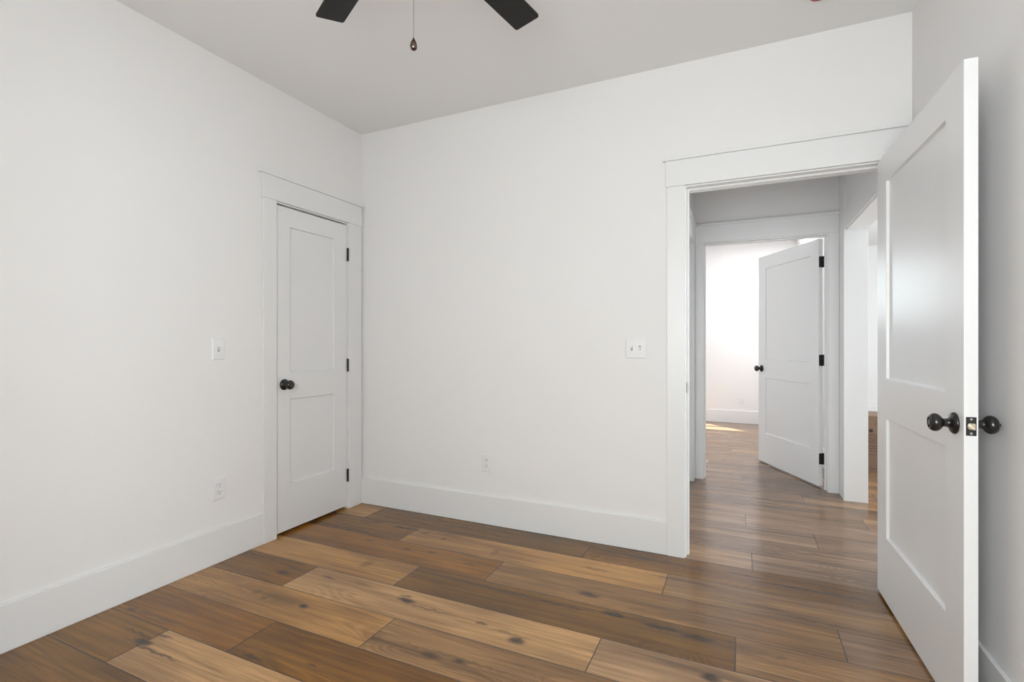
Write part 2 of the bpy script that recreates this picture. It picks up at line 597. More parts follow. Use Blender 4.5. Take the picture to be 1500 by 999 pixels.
struct(boxes('wall_far', [
    (XF0, WIN2[0], YF1, YF1 + WT, 0, ZC), (WIN2[1], HR, YF1, YF1 + WT, 0, ZC),
    (WIN2[0], WIN2[1], YF1, YF1 + WT, 0, WIN2[2]), (WIN2[0], WIN2[1], YF1, YF1 + WT, WIN2[3], ZC)], M_WALL),
    'bright white far wall of the room across the hall', 'wall')
struct(boxes('wall_far_left', [
    (XF0 - WT, XF0, YH1, FILL_WIN4[0], 0, ZC), (XF0 - WT, XF0, FILL_WIN4[1], YF1 + WT, 0, ZC),
    (XF0 - WT, XF0, FILL_WIN4[0], FILL_WIN4[1], 0, FILL_WIN4[2]), (XF0 - WT, XF0, FILL_WIN4[0], FILL_WIN4[1], FILL_WIN4[3], ZC)], M_WALL),
    'white left wall of the room across the hall', 'wall')
struct(boxes('wall_far_right', [(HR, XG0, YF0, YG1, 0, ZC)], M_WALL),
       'white wall between the far room and the open room', 'wall')
struct(boxes('wall_open_back', [(HR, XG1, YG1, YG1 + WT, 0, ZC)], M_WALL),
       'white back wall of the open room beyond the hall', 'wall')
struct(boxes('wall_open_right', [
    (XG1, XG1 + WT, YB, FILL_WIN3[0], 0, ZC), (XG1, XG1 + WT, FILL_WIN3[1], YG1 + WT, 0, ZC),
    (XG1, XG1 + WT, FILL_WIN3[0], FILL_WIN3[1], 0, FILL_WIN3[2]), (XG1, XG1 + WT, FILL_WIN3[0], FILL_WIN3[1], FILL_WIN3[3], ZC)], M_WALL),
    'white right wall of the open room', 'wall')
struct(boxes('wall_open_near', [
    (XG0, FILL_WIN5[0], YB, YB + WT, 0, ZC), (FILL_WIN5[1], XG1, YB, YB + WT, 0, ZC),
    (FILL_WIN5[0], FILL_WIN5[1], YB, YB + WT, 0, FILL_WIN5[2]), (FILL_WIN5[0], FILL_WIN5[1], YB, YB + WT, FILL_WIN5[3], ZC)], M_WALL),
    'white near wall of the open room', 'wall')


# ------------------------------------------------------------------ baseboards (with a small top bevel)
BT, BH = 0.015, 0.187


def baseboard(name, segs, label):
    bm = bmesh.new()
    for (axis, wall, sgn, a, b) in segs:       # board along y (axis x fixed) or along x
        lo, hi = sorted((wall, wall + sgn * BT))
        if axis == 'x':
            bm_box(bm, lo, hi, a, b, 0, BH, bev=0.003)
        else:
            bm_box(bm, a, b, lo, hi, 0, BH, bev=0.003)
    struct(obj(name, bm, M_TRIM), label, 'baseboard')


CW = 0.092
baseboard('baseboard_left', [('x', XL, 1, YN, DL['y0'] - CW - 0.004)], 'tall white baseboard along the left wall')
baseboard('baseboard_back', [('y', YB, -1, XL + BT * 0 + 0.001, OP['x0'] - CW - 0.008)], 'tall white baseboard along the back wall')
baseboard('baseboard_right', [('x', XR, -1, YN, YB)], 'white baseboard behind the open door')
baseboard('baseboard_far', [('y', YF1, -1, XF0, HR)], 'white baseboard under the bright far wall')
baseboard('baseboard_open', [('y', YG1, -1, XG0, XG1)], 'white baseboard of the open room behind the cardboard box')
baseboard('baseboard_far_right', [('x', HR, -1, YF0 + 0.1, YF1)], 'white baseboard on the far room right wall')


# ------------------------------------------------------------------ casings
def casing_set(name, label, frame, w, h, cl, cr, head_l, head_r, cap_l, cap_r, head_h=0.142, depth=WT, stop_at=0.05,
               left_z0=0.0):
    """door trim in a local frame: x along the wall, y out of the wall towards the viewer (wall face y = 0), z up.
    opening from x=0 to x=w, height h."""
    root_bm = bmesh.new()
    # jamb boards
    bm_box(root_bm, -J, 0, -depth, 0.0, 0, h + J, bev=0.001)
    bm_box(root_bm, w, w + J, -depth, 0.0, 0, h + J, bev=0.001)
    bm_box(root_bm, 0, w, -depth, 0.0, h, h + J, bev=0.001)
    root = obj(name, root_bm, M_TRIM)
    root.matrix_world = frame
    struct(root, label, 'door trim')
    rv = 0.007
    T = 0.017
    if stop_at is not None:
        boxes('door_stop', [(0, 0.011, -stop_at - 0.034, -stop_at, 0, h), (w - 0.011, w, -stop_at - 0.034, -stop_at, 0, h),
                            (0.011, w - 0.011, -stop_at - 0.034, -stop_at, h - 0.011, h)], M_TRIM, root, bev=0.0015)
    boxes('side_casing', [(-cl, -rv, 0, T, 0, h + rv)], M_TRIM, root, bev=0.0015)
    boxes('side_casing', [(w + rv, w + cr, 0, T, 0, h + rv)], M_TRIM, root, bev=0.0015)
    boxes('head_casing', [(-head_l, w + head_r, 0, T + 0.004, h + rv, h + rv + head_h)], M_TRIM, root, bev=0.0015)
    boxes('cap_moulding', [(-cap_l, w + cap_r, 0, T + 0.016, h + rv + head_h, h + rv + head_h + 0.018)], M_TRIM, root, bev=0.0015)
    return root


def frame_at(x, y, xdir, ydir):
    return Matrix(((xdir[0], ydir[0], 0, x), (xdir[1], ydir[1], 0, y), (0, 0, 1, 0), (0, 0, 0, 1)))


# closet (left wall, faces +x); local x runs along +y: mirrored frame is avoided by running along -y
f = frame_at(XL, DL['y1'], (0, -1), (1, 0))
wd = DL['y1'] - DL['y0']
t1 = casing_set('trim_1', 'white craftsman trim around the closet door', f, wd, DL['h'],
                cl=0.130, cr=0.098, head_l=0.132, head_r=0.106, cap_l=0.146, cap_r=0.132, depth=0.075, stop_at=0.040)
# opening to hall (back wall faces -y): local x must run along -x to stay right handed -> x from right to left
f = frame_at(OP['x1'], YB, (-1, 0), (0, -1))
t2 = casing_set('trim_2', 'white craftsman trim around the opening to the hall', f, OP['x1'] - OP['x0'], OP['h'],
                cl=0.094, cr=0.100, head_l=0.094, head_r=0.107, cap_l=0.095, cap_r=0.123, stop_at=0.040)
boxes('strike_plate', [(OP['x1'] - OP['x0'] - 0.0015, OP['x1'] - OP['x0'] + 0.001, -0.036, -0.002, 0.911, 0.968)],
      M_STRIKE, t2, bev=0.0007)
# room across the hall
f = frame_at(FD['x1'], YH1, (-1, 0), (0, -1))
t3 = casing_set('trim_3', 'white trim around the bright doorway at the hall end', f, FD['x1'] - FD['x0'], FD['h'],
                cl=0.079, cr=0.072, head_l=0.079, head_r=0.073, cap_l=0.080, cap_r=0.074, stop_at=0.045)
# door in the left wall of the hall (faces +x)
f = frame_at(HL, LD['y1'], (0, -1), (1, 0))
t4 = casing_set('trim_4', 'white trim on the left hall wall seen edge on', f, LD['y1'] - LD['y0'], LD['h'],
                cl=0.098, cr=0.098, head_l=0.104, head_r=0.104, cap_l=0.106, cap_r=0.12, depth=0.09, stop_at=None)
# cased opening in the hall's right wall (faces -x): local x along +y
yw = CO['y1'] - CO['y0']
b5 = bmesh.new()
bm_box(b5, HR - 0.016, XG0 + 0.001, CO['y1'], CO['y1'] + J, 0, CO['h'] + J, bev=0.001)
bm_box(b5, HR, XG0 + 0.001, CO['y0'] - J, CO['y0'], 0, CO['h'] + J, bev=0.001)
bm_box(b5, HR, XG0 + 0.001, CO['y0'], CO['y1'], CO['h'], CO['h'] + J, bev=0.001)
t5 = struct(obj('trim_5', b5, M_TRIM), 'white cased opening in the right wall of the hall', 'door trim')
boxes('head_casing', [(HR - 0.016, HR, CO['y0'] - 0.10, CO['y1'] - 0.055, CO['h'] + 0.006, CO['h'] + 0.152)], M_TRIM, t5, bev=0.0015)
boxes('side_casing', [(HR - 0.016, HR, CO['y0'] - 0.10, CO['y0'] - 0.006, 0, CO['h'] + 0.006)], M_TRIM, t5, bev=0.0015)


# ------------------------------------------------------------------ doors
def door_mesh(W, H, T, stile_h, stile_l, z_breaks, rec=0.013, slope=0.0025):
    """slab from x=0 (hinge) to W, y 0..T, with two recessed panels on both faces"""
    bm = bmesh.new()
    xs = [0, stile_h, W - stile_l, W]
    zs = [0] + list(z_breaks) + [H]
    for (y, s) in ((0.0, 1), (T, -1)):
        g = [[bm.verts.new((x, y, z)) for x in xs] for z in zs]
        for j in range(5):
            for i in range(3):
                q = (g[j][i], g[j][i + 1], g[j + 1][i + 1], g[j + 1][i])
                if i == 1 and j in (1, 3):
                    x0, x1, z0, z1 = xs[1], xs[2], zs[j], zs[j + 1]
                    yy = y + s * rec
                    inn = [bm.verts.new(p) for p in ((x0 + slope, yy, z0 + slope), (x1 - slope, yy, z0 + slope),
                                                     (x1 - slope, yy, z1 - slope), (x0 + slope, yy, z1 - slope))]
                    for k in range(4):
                        bm.faces.new((q[k], q[(k + 1) % 4], inn[(k + 1) % 4], inn[k]))
                    bm.faces.new(inn)
                else:
                    bm.faces.new(q)
        if s == 1:
            front = g
        else:
            back = g
    for i in range(3):
        for jj in (0, 5):
            bm.faces.new((front[jj][i], front[jj][i + 1], back[jj][i + 1], back[jj][i]))
    for j in range(5):
        for ii in (0, 3):
            bm.faces.new((front[j][ii], front[j + 1][ii], back[j + 1][ii], back[j][ii]))
    bmesh.ops.recalc_face_normals(bm, faces=bm.faces[:])
    return bm


def add_bevel(o, w=0.0015):
    m = o.modifiers.new('bevel', 'BEVEL')
    m.width = w
    m.segments = 2
    m.limit_method = 'ANGLE'
    m.angle_limit = R(60)


KNOB = [(0.0, 0.0), (0.0335, 0.0), (0.0345, 0.003), (0.0335, 0.006), (0.029, 0.0105), (0.0195, 0.0145), (0.0145, 0.018),
        (0.0130, 0.024), (0.0130, 0.030), (0.0150, 0.034), (0.0205, 0.037), (0.0255, 0.042), (0.0285, 0.048),
        (0.0288, 0.053), (0.0270, 0.059), (0.0235, 0.0635), (0.0200, 0.066), (0.0165, 0.0672)]


def knob(parent, x, z, y, s, privacy, name='door_knob'):
    """s = +1 points along +y, -1 along -y"""
    bm = bmesh.new()
    prof = list(KNOB)
    if privacy == 'push':
        prof += [(0.0160, 0.0640), (0.0095, 0.0640), (0.0095, 0.0668), (0.0, 0.0668)]
    else:
        prof += [(0.010, 0.0684), (0.0, 0.0688)]
    bm_lathe(bm, [(r, s * h) for r, h in prof], 'y', 40)
    k = obj(name, bm, M_BLACK, parent, smooth=True, loc=(x, y, z))
    if privacy == 'turn':
        b2 = bmesh.new()
        bm_box(b2, -0.0012, 0.0012, min(0, s * 0.008), max(0, s * 0.008), -0.005, 0.005, bev=0.0005)
        obj('turn_button', b2, M_BLACK, k, loc=(0, s * 0.068, 0))
    return k


def hinge(parent, x, y, z, leaf=None, axis_len=0.092):
    bm = bmesh.new()
    r = 0.0075
    prof = [(0.0, 0), (r * 0.8, 0), (r, 0.0015)]
    n = 5
    for i in range(n):
        a, b2 = axis_len * i / n, axis_len * (i + 1) / n
        prof += [(r, a + 0.002), (r, b2 - 0.002)]
        if i < n - 1:
            prof += [(r * 0.85, b2 - 0.0008), (r * 0.85, b2 + 0.0008)]
    prof += [(r * 0.8, axis_len), (0.0, axis_len)]
    bm_lathe(bm, [(rr, h - axis_len / 2) for rr, h in prof], 'z', 16)
    h = obj('hinge', bm, M_BLACKM, parent, smooth=True, loc=(x, y, z))
    if leaf:
        b2 = bmesh.new()
        bm_box(b2, *leaf)
        # round the two free corners
        o = obj('hinge_leaf', b2, M_BLACKM, h)
        m = o.modifiers.new('bevel', 'BEVEL')
        m.width = 0.006
        m.segments = 3
        m.limit_method = 'WEIGHT'
        return h, o
    return h


T_D = 0.035
# closet door: hinged on the right, closed
W1 = DL['y1'] - DL['y0'] - 0.005
d1 = obj('door_1', door_mesh(W1, 2.016, T_D, 0.121, 0.105, (0.288, 0.818, 0.990, 1.898)), M_DOOR,
         loc=(XL - 0.002 - T_D, DL['y1'] - 0.003, 0.018), rotz=R(-90))
add_bevel(d1)
struct(d1, 'closed white two-panel closet door in the left wall', 'door')
knob(d1, W1 - 0.060, 0.930 - 0.018, T_D, 1, 'plain')
for zz in (1.825, 1.030, 0.238):
    hinge(d1, -0.004, T_D + 0.0065, zz - 0.018)

# door to the hall: swung wide open towards the right wall
P0, P1 = Vector((0.592, 2.902)), Vector((0.6155, 1.955))
W2 = (P1 - P0).length
a2 = math.atan2(P1.y - P0.y, P1.x - P0.x)
d2 = obj('door_2', door_mesh(W2, 2.040, T_D, 0.140, 0.140, (0.290, 0.833, 1.016, 1.912)), M_DOOR,
         loc=(P0.x, P0.y, 0.012), rotz=a2)
add_bevel(d2)
struct(d2, 'white two-panel door swung wide open at the right', 'door')
zk = 0.934 - 0.012
knob(d2, W2 - 0.062, zk, 0.0, -1, 'push')
knob(d2, W2 - 0.062, zk, T_D, 1, 'turn')
lp = boxes('latch_plate', [(W2 - 0.0004, W2 + 0.0012, T_D / 2 - 0.0125, T_D / 2 + 0.0125, zk - 0.0285, zk + 0.0285)],
           M_BLACKM, d2, bev=0.0005)
# latch bolt: half-round nose, sloped on one side
bmb = bmesh.new()
pf = []
for k in range(13):
    t = math.pi * k / 12
    pf.append((T_D / 2 - 0.0035 - 0.0055 * math.sin(t) * 1.0, zk + 0.0095 * math.cos(t)))
pf += [(T_D / 2 + 0.007, zk - 0.0095), (T_D / 2 + 0.007, zk + 0.0095)]
va = [bmb.verts.new((W2 + 0.001, y, z)) for y, z in pf]
vb = [bmb.verts.new((W2 + 0.001 + 0.010 * min(1, max(0.15, (y - (T_D / 2 - 0.009)) / 0.016)), y, z)) for y, z in pf]
bmb.faces.new(va)
bmb.faces.new(vb)
for k in range(len(pf)):
    k2 = (k + 1) % len(pf)
    bmb.faces.new((va[k], va[k2], vb[k2], vb[k]))
obj('latch_bolt', bmb, M_BRASS, lp)
for dz in (-0.0215, 0.0215):
    bs = bmesh.new()
    bm_lathe(bs, [(0.0, 0.0), (0.0038, 0.0), (0.0034, 0.0012), (0.0018, 0.0014), (0.0013, 0.0006), (0.0, 0.0006)], 'x', 16)
    obj('screw', bs, M_STEEL, lp, loc=(W2 + 0.0012, T_D / 2, zk + dz), smooth=True)
for zz in (1.825, 1.030, 0.238):
    hinge(d2, -0.004, T_D + 0.0065, zz)

# door of the room across the hall, standing half open into it; hinges towards us
Q0, Q1 = Vector((0.576, 4.778)), Vector((0.157, 5.62))
W3 = (Q1 - Q0).length
u3 = (Q1 - Q0).normalized()
n3 = Vector((-u3.y, u3.x))          # local +y: the face seen from the hall
o3 = Q0 - n3 * T_D
d3 = obj('door_3', door_mesh(W3, 2.036, T_D, 0.105, 0.125, (0.290, 0.833, 1.016, 1.912)), M_DOOR,
         loc=(o3.x, o3.y, 0.012), rotz=math.atan2(u3.y, u3.x))
add_bevel(d3)
struct(d3, 'white two-panel door half open into the bright room across the hall', 'door')
knob(d3, W3 - 0.062, 0.925, T_D, 1, 'plain')
knob(d3, W3 - 0.062, 0.925, 0.0, -1, 'plain')
for zz in (1.845, 1.035, 0.225):
    h = hinge(d3, -0.006, -0.006, zz)
    b2 = bmesh.new()
    # leaf with two rounded corners lying on the door edge
    pts = []
    hw, hh, rr = 0.034, 0.046, 0.008
    for (cy, cz, a0) in ((hw - rr + 0.004, hh - rr, 0), (hw - rr + 0.004, -hh + rr, -90)):
        for k in range(5):
            t = R(a0 + 90 * (1 - k / 4))
            pts.append((cy + rr * math.cos(t), cz + rr * math.sin(t)))
    pts += [(-0.001, -hh), (-0.001, hh)]
    v1 = [b2.verts.new((0.0052, y, z)) for y, z in pts]
    v2 = [b2.verts.new((0.0036, y, z)) for y, z in pts]
    b2.faces.new(v1)
    b2.faces.new(v2)
    for k in range(len(pts)):
        b2.faces.new((v1[k], v1[(k + 1) % len(pts)], v2[(k + 1) % len(pts)], v2[k]))
    lf = obj('hinge_leaf', b2, M_BLACKM, h)
    for dz in (-0.03, 0.0, 0.03):
        bs = bmesh.new()
        bm_lathe(bs, [(0.0, 0.0), (0.004, 0.0), (0.0035, -0.0012), (0.0, -0.0012)], 'x', 12)
        obj('screw', bs, M_BLACK, lf, loc=(0.0036, 0.024 if dz else 0.014, dz))

# closed door in the hall's left wall
W4 = LD['y1'] - LD['y0'] - 0.006
d4 = obj('door_4', door_mesh(W4, 2.034, T_D, 0.12, 0.12, (0.290, 0.833, 1.016, 1.912)), M_DOOR,
         loc=(HL - 0.045 - T_D, LD['y1'] - 0.003, 0.012), rotz=R(-90))
add_bevel(d4)
struct(d4, 'closed white door in the left wall of the hall', 'door')
knob(d4, W4 - 0.062, 0.925, T_D, 1, 'plain')


# ------------------------------------------------------------------ windows
def window(name, label, frame, w, z0, z1):
    """local x along the wall, +y into the room (wall inner face y=0)"""
    h = z1 - z0
    bm = bmesh.new()
    t = 0.03
    for b in ((0, t, -WT, 0, 0, h), (w - t, w, -WT, 0, 0, h), (t, w - t, -WT, 0, h - t, h), (t, w - t, -WT, 0.0, 0, t)):
        bm_box(bm, *b, bev=0.001)
    root = obj(name, bm, M_TRIM)
    root.matrix_world = frame @ Matrix.Translation((0, 0, z0))
    struct(root, label, 'window')
    boxes('window_casing', [(-0.09, 0.0, 0, 0.017, -0.03, h + 0.006), (w, w + 0.09, 0, 0.017, -0.03, h + 0.006),
                            (-0.096, w + 0.096, 0, 0.02, h + 0.006, h + 0.14)], M_TRIM, root, bev=0.0015)
    boxes('window_sill', [(-0.11, w + 0.11, -0.01, 0.05, -0.03, 0.0)], M_TRIM, root, bev=0.003)
    mid = h * 0.505
    s = 0.035
    for (a, b, y) in ((t, mid + 0.02, -0.06), (mid - 0.02, h - t, -0.10)):
        sash = boxes('sash', [(t, t + s, y - 0.015, y + 0.015, a, b), (w - t - s, w - t, y - 0.015, y + 0.015, a, b),
                              (t + s, w - t - s, y - 0.015, y + 0.015, a, a + s + 0.005),
                              (t + s, w - t - s, y - 0.015, y + 0.015, b - s - 0.005, b)], M_TRIM, root, bev=0.001)
        boxes('pane', [(t + s, w - t - s, y - 0.003, y + 0.003, a + s, b - s)], M_GLASS, sash)
    return root


window('window_1', 'white sash window in the wall behind the camera', frame_at(WIN1[0], YN, (1, 0), (0, 1)), WIN1[1] - WIN1[0], WIN1[2], WIN1[3])
window('window_2', 'white sash window in the far room back wall', frame_at(WIN2[1], YF1, (-1, 0), (0, -1)), WIN2[1] - WIN2[0], WIN2[2], WIN2[3])
window('fill_window_3', 'added sash window in the open room right wall, lighting the hall', frame_at(XG1, FILL_WIN3[0], (0, 1), (-1, 0)), FILL_WIN3[1] - FILL_WIN3[0], FILL_WIN3[2], FILL_WIN3[3])
window('fill_window_4', 'added sash window in the far room left wall for fill light', frame_at(XF0, FILL_WIN4[1], (0, -1), (1, 0)), FILL_WIN4[1] - FILL_WIN4[0], FILL_WIN4[2], FILL_WIN4[3])


window('fill_window_5', 'added sash window in the open room near wall for fill light', frame_at(FILL_WIN5[0], YB + WT, (1, 0), (0, 1)), FILL_WIN5[1] - FILL_WIN5[0], FILL_WIN5[2], FILL_WIN5[3])


def fill_lamp(x, y, label, watts):  # unseen fixture, added to brighten the far wall across the hall
    t = thing('added_ceiling_light', label, 'ceiling light', (x, y, ZC))
    b = bmesh.new()
    bm_lathe(b, [(0.0, 0.0), (0.15, 0.0), (0.155, -0.006), (0.155, -0.022), (0.14, -0.026), (0.0, -0.026)], 'z', 48)
    obj('fill_lamp_base', b, M_PLASTIC, t, smooth=True)
    m, nt, p = new_mat('fill_lamp_diffuser')
    p.inputs['Base Color'].default_value = (0.9, 0.9, 0.88, 1)
    p.inputs['Emission Color'].default_value = (1.0, 0.97, 0.92, 1)
    p.inputs['Emission Strength'].default_value = 3.0
    b = bmesh.new()
    bm_lathe(b, [(0.0, -0.026), (0.135, -0.026), (0.128, -0.045), (0.09, -0.060), (0.0, -0.066)], 'z', 48)
    obj('fill_lamp_cover', b, m, t, smooth=True)
    d = bpy.data.lights.new('fill_glow', 'AREA')
    d.shape = 'DISK'
    d.size = 0.27
    d.energy = watts
    d.color = (0.94, 0.965, 1.0)
    o = bpy.data.objects.new('fill_glow', d)
    col.objects.link(o)
    o.parent = t
    o.location = (0, 0, -0.07)
    return t


fill_lamp(0.40, 6.9, 'added unseen ceiling light brightening the room across the hall', L_FILL_LAMP)


# ------------------------------------------------------------------ switches and outlets
def plate_mesh(w, h, t=0.0055, lip=0.004):
    bm = bmesh.new()
    o = [(-w / 2, -h / 2), (w / 2, -h / 2), (w / 2, h / 2), (-w / 2, h / 2)]
    i = [(-w / 2 + lip, -h / 2 + lip), (w / 2 - lip, -h / 2 + lip), (w / 2 - lip, h / 2 - lip), (-w / 2 + lip, h / 2 - lip)]
    va = [bm.verts.new((x, 0, z)) for x, z in o]
    vm = [bm.verts.new((x, -t * 0.45, z)) for x, z in o]
    vb = [bm.verts.new((x, -t, z)) for x, z in i]
    bm.faces.new(va)
    bm.faces.new(vb)
    for k in range(4):
        k2 = (k + 1) % 4
        bm.faces.new((va[k], va[k2], vm[k2], vm[k]))
        bm.faces.new((vm[k], vm[k2], vb[k2], vb[k]))
    return bm


def screw_at(parent, x, z, y=-0.0055):
    bs = bmesh.new()
    bm_lathe(bs, [(0.0, 0.0), (0.0032, 0.0), (0.0028, -0.0011), (0.0, -0.0013)], 'y', 14)
    obj('screw', bs, M_PLASTIC, parent, loc=(x, y, z))


def toggle(parent, x, up=True):
    b = bmesh.new()
    bm_box(b, -0.0053, 0.0053, -0.0062, -0.0050, -0.0125, 0.0125)
    slot = obj('toggle_slot', b, M_SLOT, parent, loc=(x, 0, 0))
    b = bmesh.new()
    s = 1 if up else -1
    pts = [(-0.004, -0.0045 * s), (-0.0065, -0.008 * s), (-0.018, 0.006 * s), (-0.0175, 0.0105 * s), (-0.0145, 0.0125 * s), (-0.004, 0.0085 * s)]
    a = [b.verts.new((-0.0044, y, z)) for y, z in pts]
    c = [b.verts.new((0.0044, y, z)) for y, z in pts]
    b.faces.new(a)
    b.faces.new(c)
    for k in range(len(pts)):
        b.faces.new((a[k], a[(k + 1) % len(pts)], c[(k + 1) % len(pts)], c[k]))
    obj('toggle_lever', b, M_PLASTIC, slot)


def switch_(loc, rotz, label, gangs=1):
    t = thing('light_switch', label, 'light switch', loc, rotz)
    w = 0.071 if gangs == 1 else 0.117
    p = obj('cover_plate', plate_mesh(w, 0.117), M_PLASTIC, t)
    xs = (0,) if gangs == 1 else (-0.023, 0.023)
    for k, x in enumerate(xs):
        toggle(t, x, up=(k == 0))
        screw_at(p, x, 0.030)
        screw_at(p, x, -0.030)
    return t


def outlet_(loc, rotz, label):
    t = thing('wall_outlet', label, 'outlet', loc, rotz)
    p = obj('cover_plate', plate_mesh(0.072, 0.117), M_PLASTIC, t)
    for dz in (-0.0195, 0.0195):
        bm = bmesh.new()
        pts = []
        n = 28
        for k in range(n):
            a = 2 * math.pi * k / n
            pts.append((0.0172 * math.cos(a), max(-0.0140, min(0.0140, 0.0172 * math.sin(a)))))
        va = [bm.verts.new((x, -0.005, z)) for x, z in pts]
        vb = [bm.verts.new((x, -0.0085, z)) for x, z in pts]
        bm.faces.new(vb)
        for k in range(n):
            k2 = (k + 1) % n
            bm.faces.new((va[k], va[k2], vb[k2], vb[k]))
        r = obj('receptacle', bm, M_PLASTIC, t, loc=(0, 0, dz))
        bs = bmesh.new()
        bm_box(bs, -0.0076, -0.0052, -0.0089, -0.008, 0.0, 0.0085)
        bm_box(bs, 0.0052, 0.0076, -0.0089, -0.008, 0.0010, 0.0078)
        bm_lathe(bs, [(0.0, -0.008), (0.0028, -0.008), (0.0028, -0.0089), (0.0, -0.0089)], 'y', 14, (0, 0, -0.0068))
        obj('outlet_slots', bs, M_SLOT, r)
    screw_at(p, 0, 0)
    return t


# plates face -y in their own frame; on the left wall they turn to face +x
switch_((XL, 1.788, 1.155), R(90), 'single white light switch left of the closet door')
outlet_((XL, 1.791, 0.398), R(90), 'white wall outlet low on the left wall, below the single switch')
switch_((-0.553, YB, 1.159), 0, 'double white light switch on the back wall beside the hall opening', 2)
outlet_((-1.520, YB, 0.400), 0, 'white wall outlet low in the middle of the back wall')
outlet_((0.005, YF1, 0.345), 0, 'small white outlet on the bright far wall seen through two doorways')


# ------------------------------------------------------------------ ceiling fan
def make_fan():
    FX, FY, ZB = -0.880, 1.170, 2.45
    t = thing('ceiling_fan', 'dark five-blade ceiling fan cut off by the top of the photo', 'ceiling fan', (FX, FY, ZC))
    b = bmesh.new()
    bm_lathe(b, [(0.0, 0.0), (0.070, 0.0), (0.070, -0.012), (0.060, -0.045), (0.030, -0.062), (0.0, -0.062)], 'z', 40)
    obj('canopy', b, M_BLACK, t, smooth=True)
    b = bmesh.new()
    bm_lathe(b, [(0.0, -0.05), (0.0125, -0.05), (0.0125, -0.22), (0.0, -0.22)], 'z', 20)
    obj('downrod', b, M_BLACK, t, smooth=True)
    b = bmesh.new()
    bm_lathe(b, [(0.0, -0.185), (0.03, -0.185), (0.05, -0.20), (0.115, -0.205), (0.130, -0.225), (0.130, -0.262), (0.115, -0.283),
                 (0.080, -0.288), (0.0, -0.288)], 'z', 48)
    obj('motor_housing', b, M_BLACK, t, smooth=True)
    b = bmesh.new()
    bm_lathe(b, [(0.0, -0.286), (0.055, -0.286), (0.060, -0.300), (0.060, -0.345), (0.045, -0.368), (0.0, -0.372)], 'z', 40)
    sw = obj('switch_housing', b, M_BLACK, t, smooth=True)
    for k in range(5):
        ang = R(116.4 + 36 + 72 * k)
        b = bmesh.new()
        # blade iron: a tapering bracket from the hub out under the blade
        prof = [(0.085, 0.018), (0.13, 0.012), (0.17, 0.020), (0.215, 0.036), (0.235, 0.030)]
        top = [b.verts.new((x, s * w, 0.004)) for s in (1, -1) for x, w in (prof if s == 1 else prof[::-1])]
        bot = [b.verts.new((v.co.x, v.co.y, -0.002)) for v in top]
        b.faces.new(top)
        b.faces.new(bot)
        for i in range(len(top)):
            i2 = (i + 1) % len(top)
            b.faces.new((top[i], top[i2], bot[i2], bot[i]))
        arm = obj('blade_arm', b, M_BLACK, t, loc=(0, 0, ZB - ZC))
        arm.rotation_euler = (R(-9), 0, ang)
        b = bmesh.new()
        # blade outline: nearly parallel edges with rounded corners
        pts = []
        r0, r1, w0, w1, rc = 0.165, 0.662, 0.052, 0.055, 0.010
        for (cx, cy, a0) in ((r1 - rc, w1 - rc, 0), (r0 + 0.02, w0 - 0.02, 90), (r0 + 0.02, -w0 + 0.02, 180), (r1 - rc, -w1 + rc, 270)):
            rr = rc if cx > 0.4 else 0.02
            for i in range(6):
                a = R(a0 + 90 * i / 5)
                pts.append((cx + rr * math.cos(a), cy + rr * math.sin(a)))
        va = [b.verts.new((x, y, 0.0045)) for x, y in pts]
        vb = [b.verts.new((x, y, 0.0105)) for x, y in pts]
        b.faces.new(va)
        b.faces.new(vb)
        for i in range(len(pts)):
            i2 = (i + 1) % len(pts)
            b.faces.new((va[i], va[i2], vb[i2], vb[i]))
        bl = obj('blade', b, M_BLADE, t, loc=(0, 0, ZB - ZC))
        bl.rotation_euler = (R(-9), 0, ang)
        for (sx, sy) in ((0.185, 0.0), (0.212, 0.02), (0.212, -0.02)):
            bs = bmesh.new()
            bm_lathe(bs, [(0.0, -0.0045), (0.003, -0.004), (0.004, -0.002), (0.0, -0.002)], 'z', 10, (sx, sy, 0))
            obj('screw', bs, M_BRONZE, arm)
    # pull chain: small steel beads and a dark acorn fob
    CX, CY = -0.877, 1.212
    lx, ly = CX - FX, CY - FY
    b = bmesh.new()
    z0, z1 = 2.082 - ZC, -0.365
    n = int((z1 - z0) / 0.0042)
    for i in range(n + 1):
        z = z0 + (z1 - z0) * i / n
        bmesh.ops.create_icosphere(b, subdivisions=1, radius=0.0021, matrix=Matrix.Translation((lx, ly, z)))
    bm_lathe(b, [(0.0, z0), (0.0006, z0), (0.0006, z1), (0.0, z1)], 'z', 6, (lx, ly, 0))
    ch = obj('pull_chain', b, M_STEEL, t, smooth=True)
    b = bmesh.new()
    bm_lathe(b, [(0.0, 0.019), (0.0026, 0.019), (0.0030, 0.0145), (0.0056, 0.0115), (0.0082, 0.006), (0.0098, 0.0), (0.0104, -0.005),
                 (0.0102, -0.008), (0.0090, -0.0125), (0.006, -0.0158), (0.0, -0.017)], 'z', 24)
    obj('chain_fob', b, M_BRONZE, ch, smooth=True, loc=(lx, ly, 2.066 - ZC))
    return t


make_fan()

# ------------------------------------------------------------------ ceiling detector
t = thing('smoke_detector', 'small round red fixture on the ceiling at the top edge', 'smoke detector', (0.318, 2.5695, ZC))
b = bmesh.new()
bm_lathe(b, [(0.0, 0.0), (0.036, 0.0), (0.036, -0.012), (0.0, -0.012)], 'z', 40)
obj('mount_base', b, M_PLASTIC, t, smooth=True)
b = bmesh.new()
bm_lathe(b, [(0.0, -0.012), (0.044, -0.012), (0.042, -0.018), (0.030, -0.021), (0.0, -0.0215)], 'z', 40)
obj('dust_cover', b, M_RED, t, smooth=True)


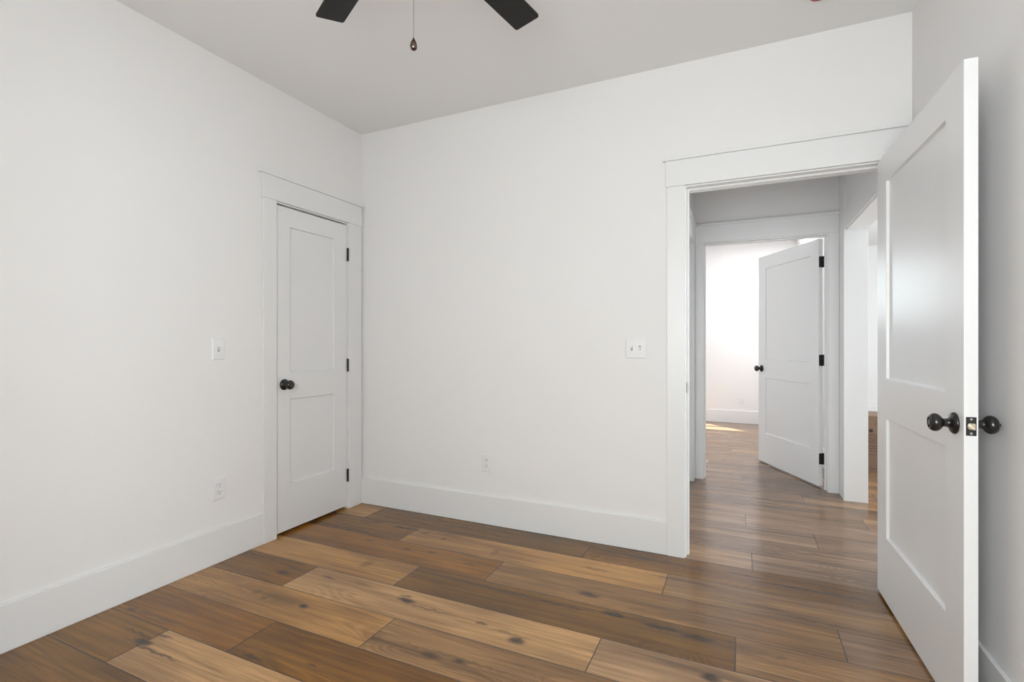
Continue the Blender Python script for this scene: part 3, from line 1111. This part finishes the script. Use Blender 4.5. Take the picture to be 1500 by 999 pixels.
# ------------------------------------------------------------------ cardboard box in the open room
def make_box():
    x0, x1, y0, y1, h = 0.98, 1.52, 5.53, 5.93, 0.515
    t = thing('cardboard_box', 'brown printed cardboard box on the floor, seen past the hall opening', 'box', ((x0 + x1) / 2, y0, 0))
    w = x1 - x0
    dpt = y1 - y0
    bm = bmesh.new()
    bm_box(bm, -w / 2, w / 2, 0, dpt, 0.0, h, bev=0.004)
    body = obj('box_body', bm, M_CARD, t)
    boxes('top_flap', [(-w / 2, w / 2, 0.001, dpt / 2 - 0.002, h, h + 0.004), (-w / 2, w / 2, dpt / 2 + 0.002, dpt, h, h + 0.004)], M_CARD, t, bev=0.001)
    boxes('packing_tape', [(-w / 2 + 0.155, w / 2 - 0.08, -0.0006, 0.0004, h - 0.034, h - 0.018)], M_TAPE, t)
    ink = bmesh.new()

    def ring(cx, cz, ro, ri, a0, a1, n=20):
        p = []
        for i in range(n + 1):
            a = R(a0 + (a1 - a0) * i / n)
            p.append((cx + ro * math.cos(a), cz + ro * math.sin(a), cx + ri * math.cos(a), cz + ri * math.sin(a)))
        for i in range(n):
            q = [ink.verts.new((v[0], -0.0008, v[1])) for v in ((p[i][0], p[i][1], 0), (p[i + 1][0], p[i + 1][1], 0))]
            q += [ink.verts.new((v[0], -0.0008, v[1])) for v in ((p[i + 1][2], p[i + 1][3], 0), (p[i][2], p[i][3], 0))]
            ink.faces.new(q)

    def bar(xa, xb, za, zb):
        ink.faces.new([ink.verts.new((x, -0.0008, z)) for x, z in ((xa, za), (xb, za), (xb, zb), (xa, zb))])
    ox = 1.075 - (x0 + x1) / 2        # left edge of the strip in view
    # large letters
    zc = 0.235
    def flush(nm):
        nonlocal ink
        obj(nm, ink, M_INK, body)
        ink = bmesh.new()
    ring(ox + 0.005, zc, 0.0165, 0.0125, 50, 310)
    flush('printed_letter')
    ring(ox + 0.036, zc, 0.0165, 0.0125, 0, 360)
    flush('printed_letter')
    bar(ox + 0.054, ox + 0.080, zc + 0.0125, zc + 0.0165)
    bar(ox + 0.065, ox + 0.069, zc - 0.0165, zc + 0.0125)
    flush('printed_letter')
    # round stamp
    ring(ox + 0.004, 0.385, 0.016, 0.0, 0, 360, 24)
    flush('printed_dot')
    # fine print: broken thin rules
    rnd = random.Random(3)
    for zz in (0.350, 0.338, 0.322, 0.310, 0.298, 0.286, 0.274, 0.200, 0.165, 0.46, 0.445):
        x = ox - 0.02 if zz < 0.44 else ox + 0.034
        while x < ox + 0.09:
            L_ = rnd.uniform(0.006, 0.02)
            bar(x, x + L_, zz - 0.0018, zz + 0.0018)
            x += L_ + rnd.uniform(0.003, 0.007)
        flush('fine_print')
    bar(ox - 0.02, ox + 0.09, 0.036, 0.040)
    obj('printed_rule', ink, M_INK, body)


make_box()
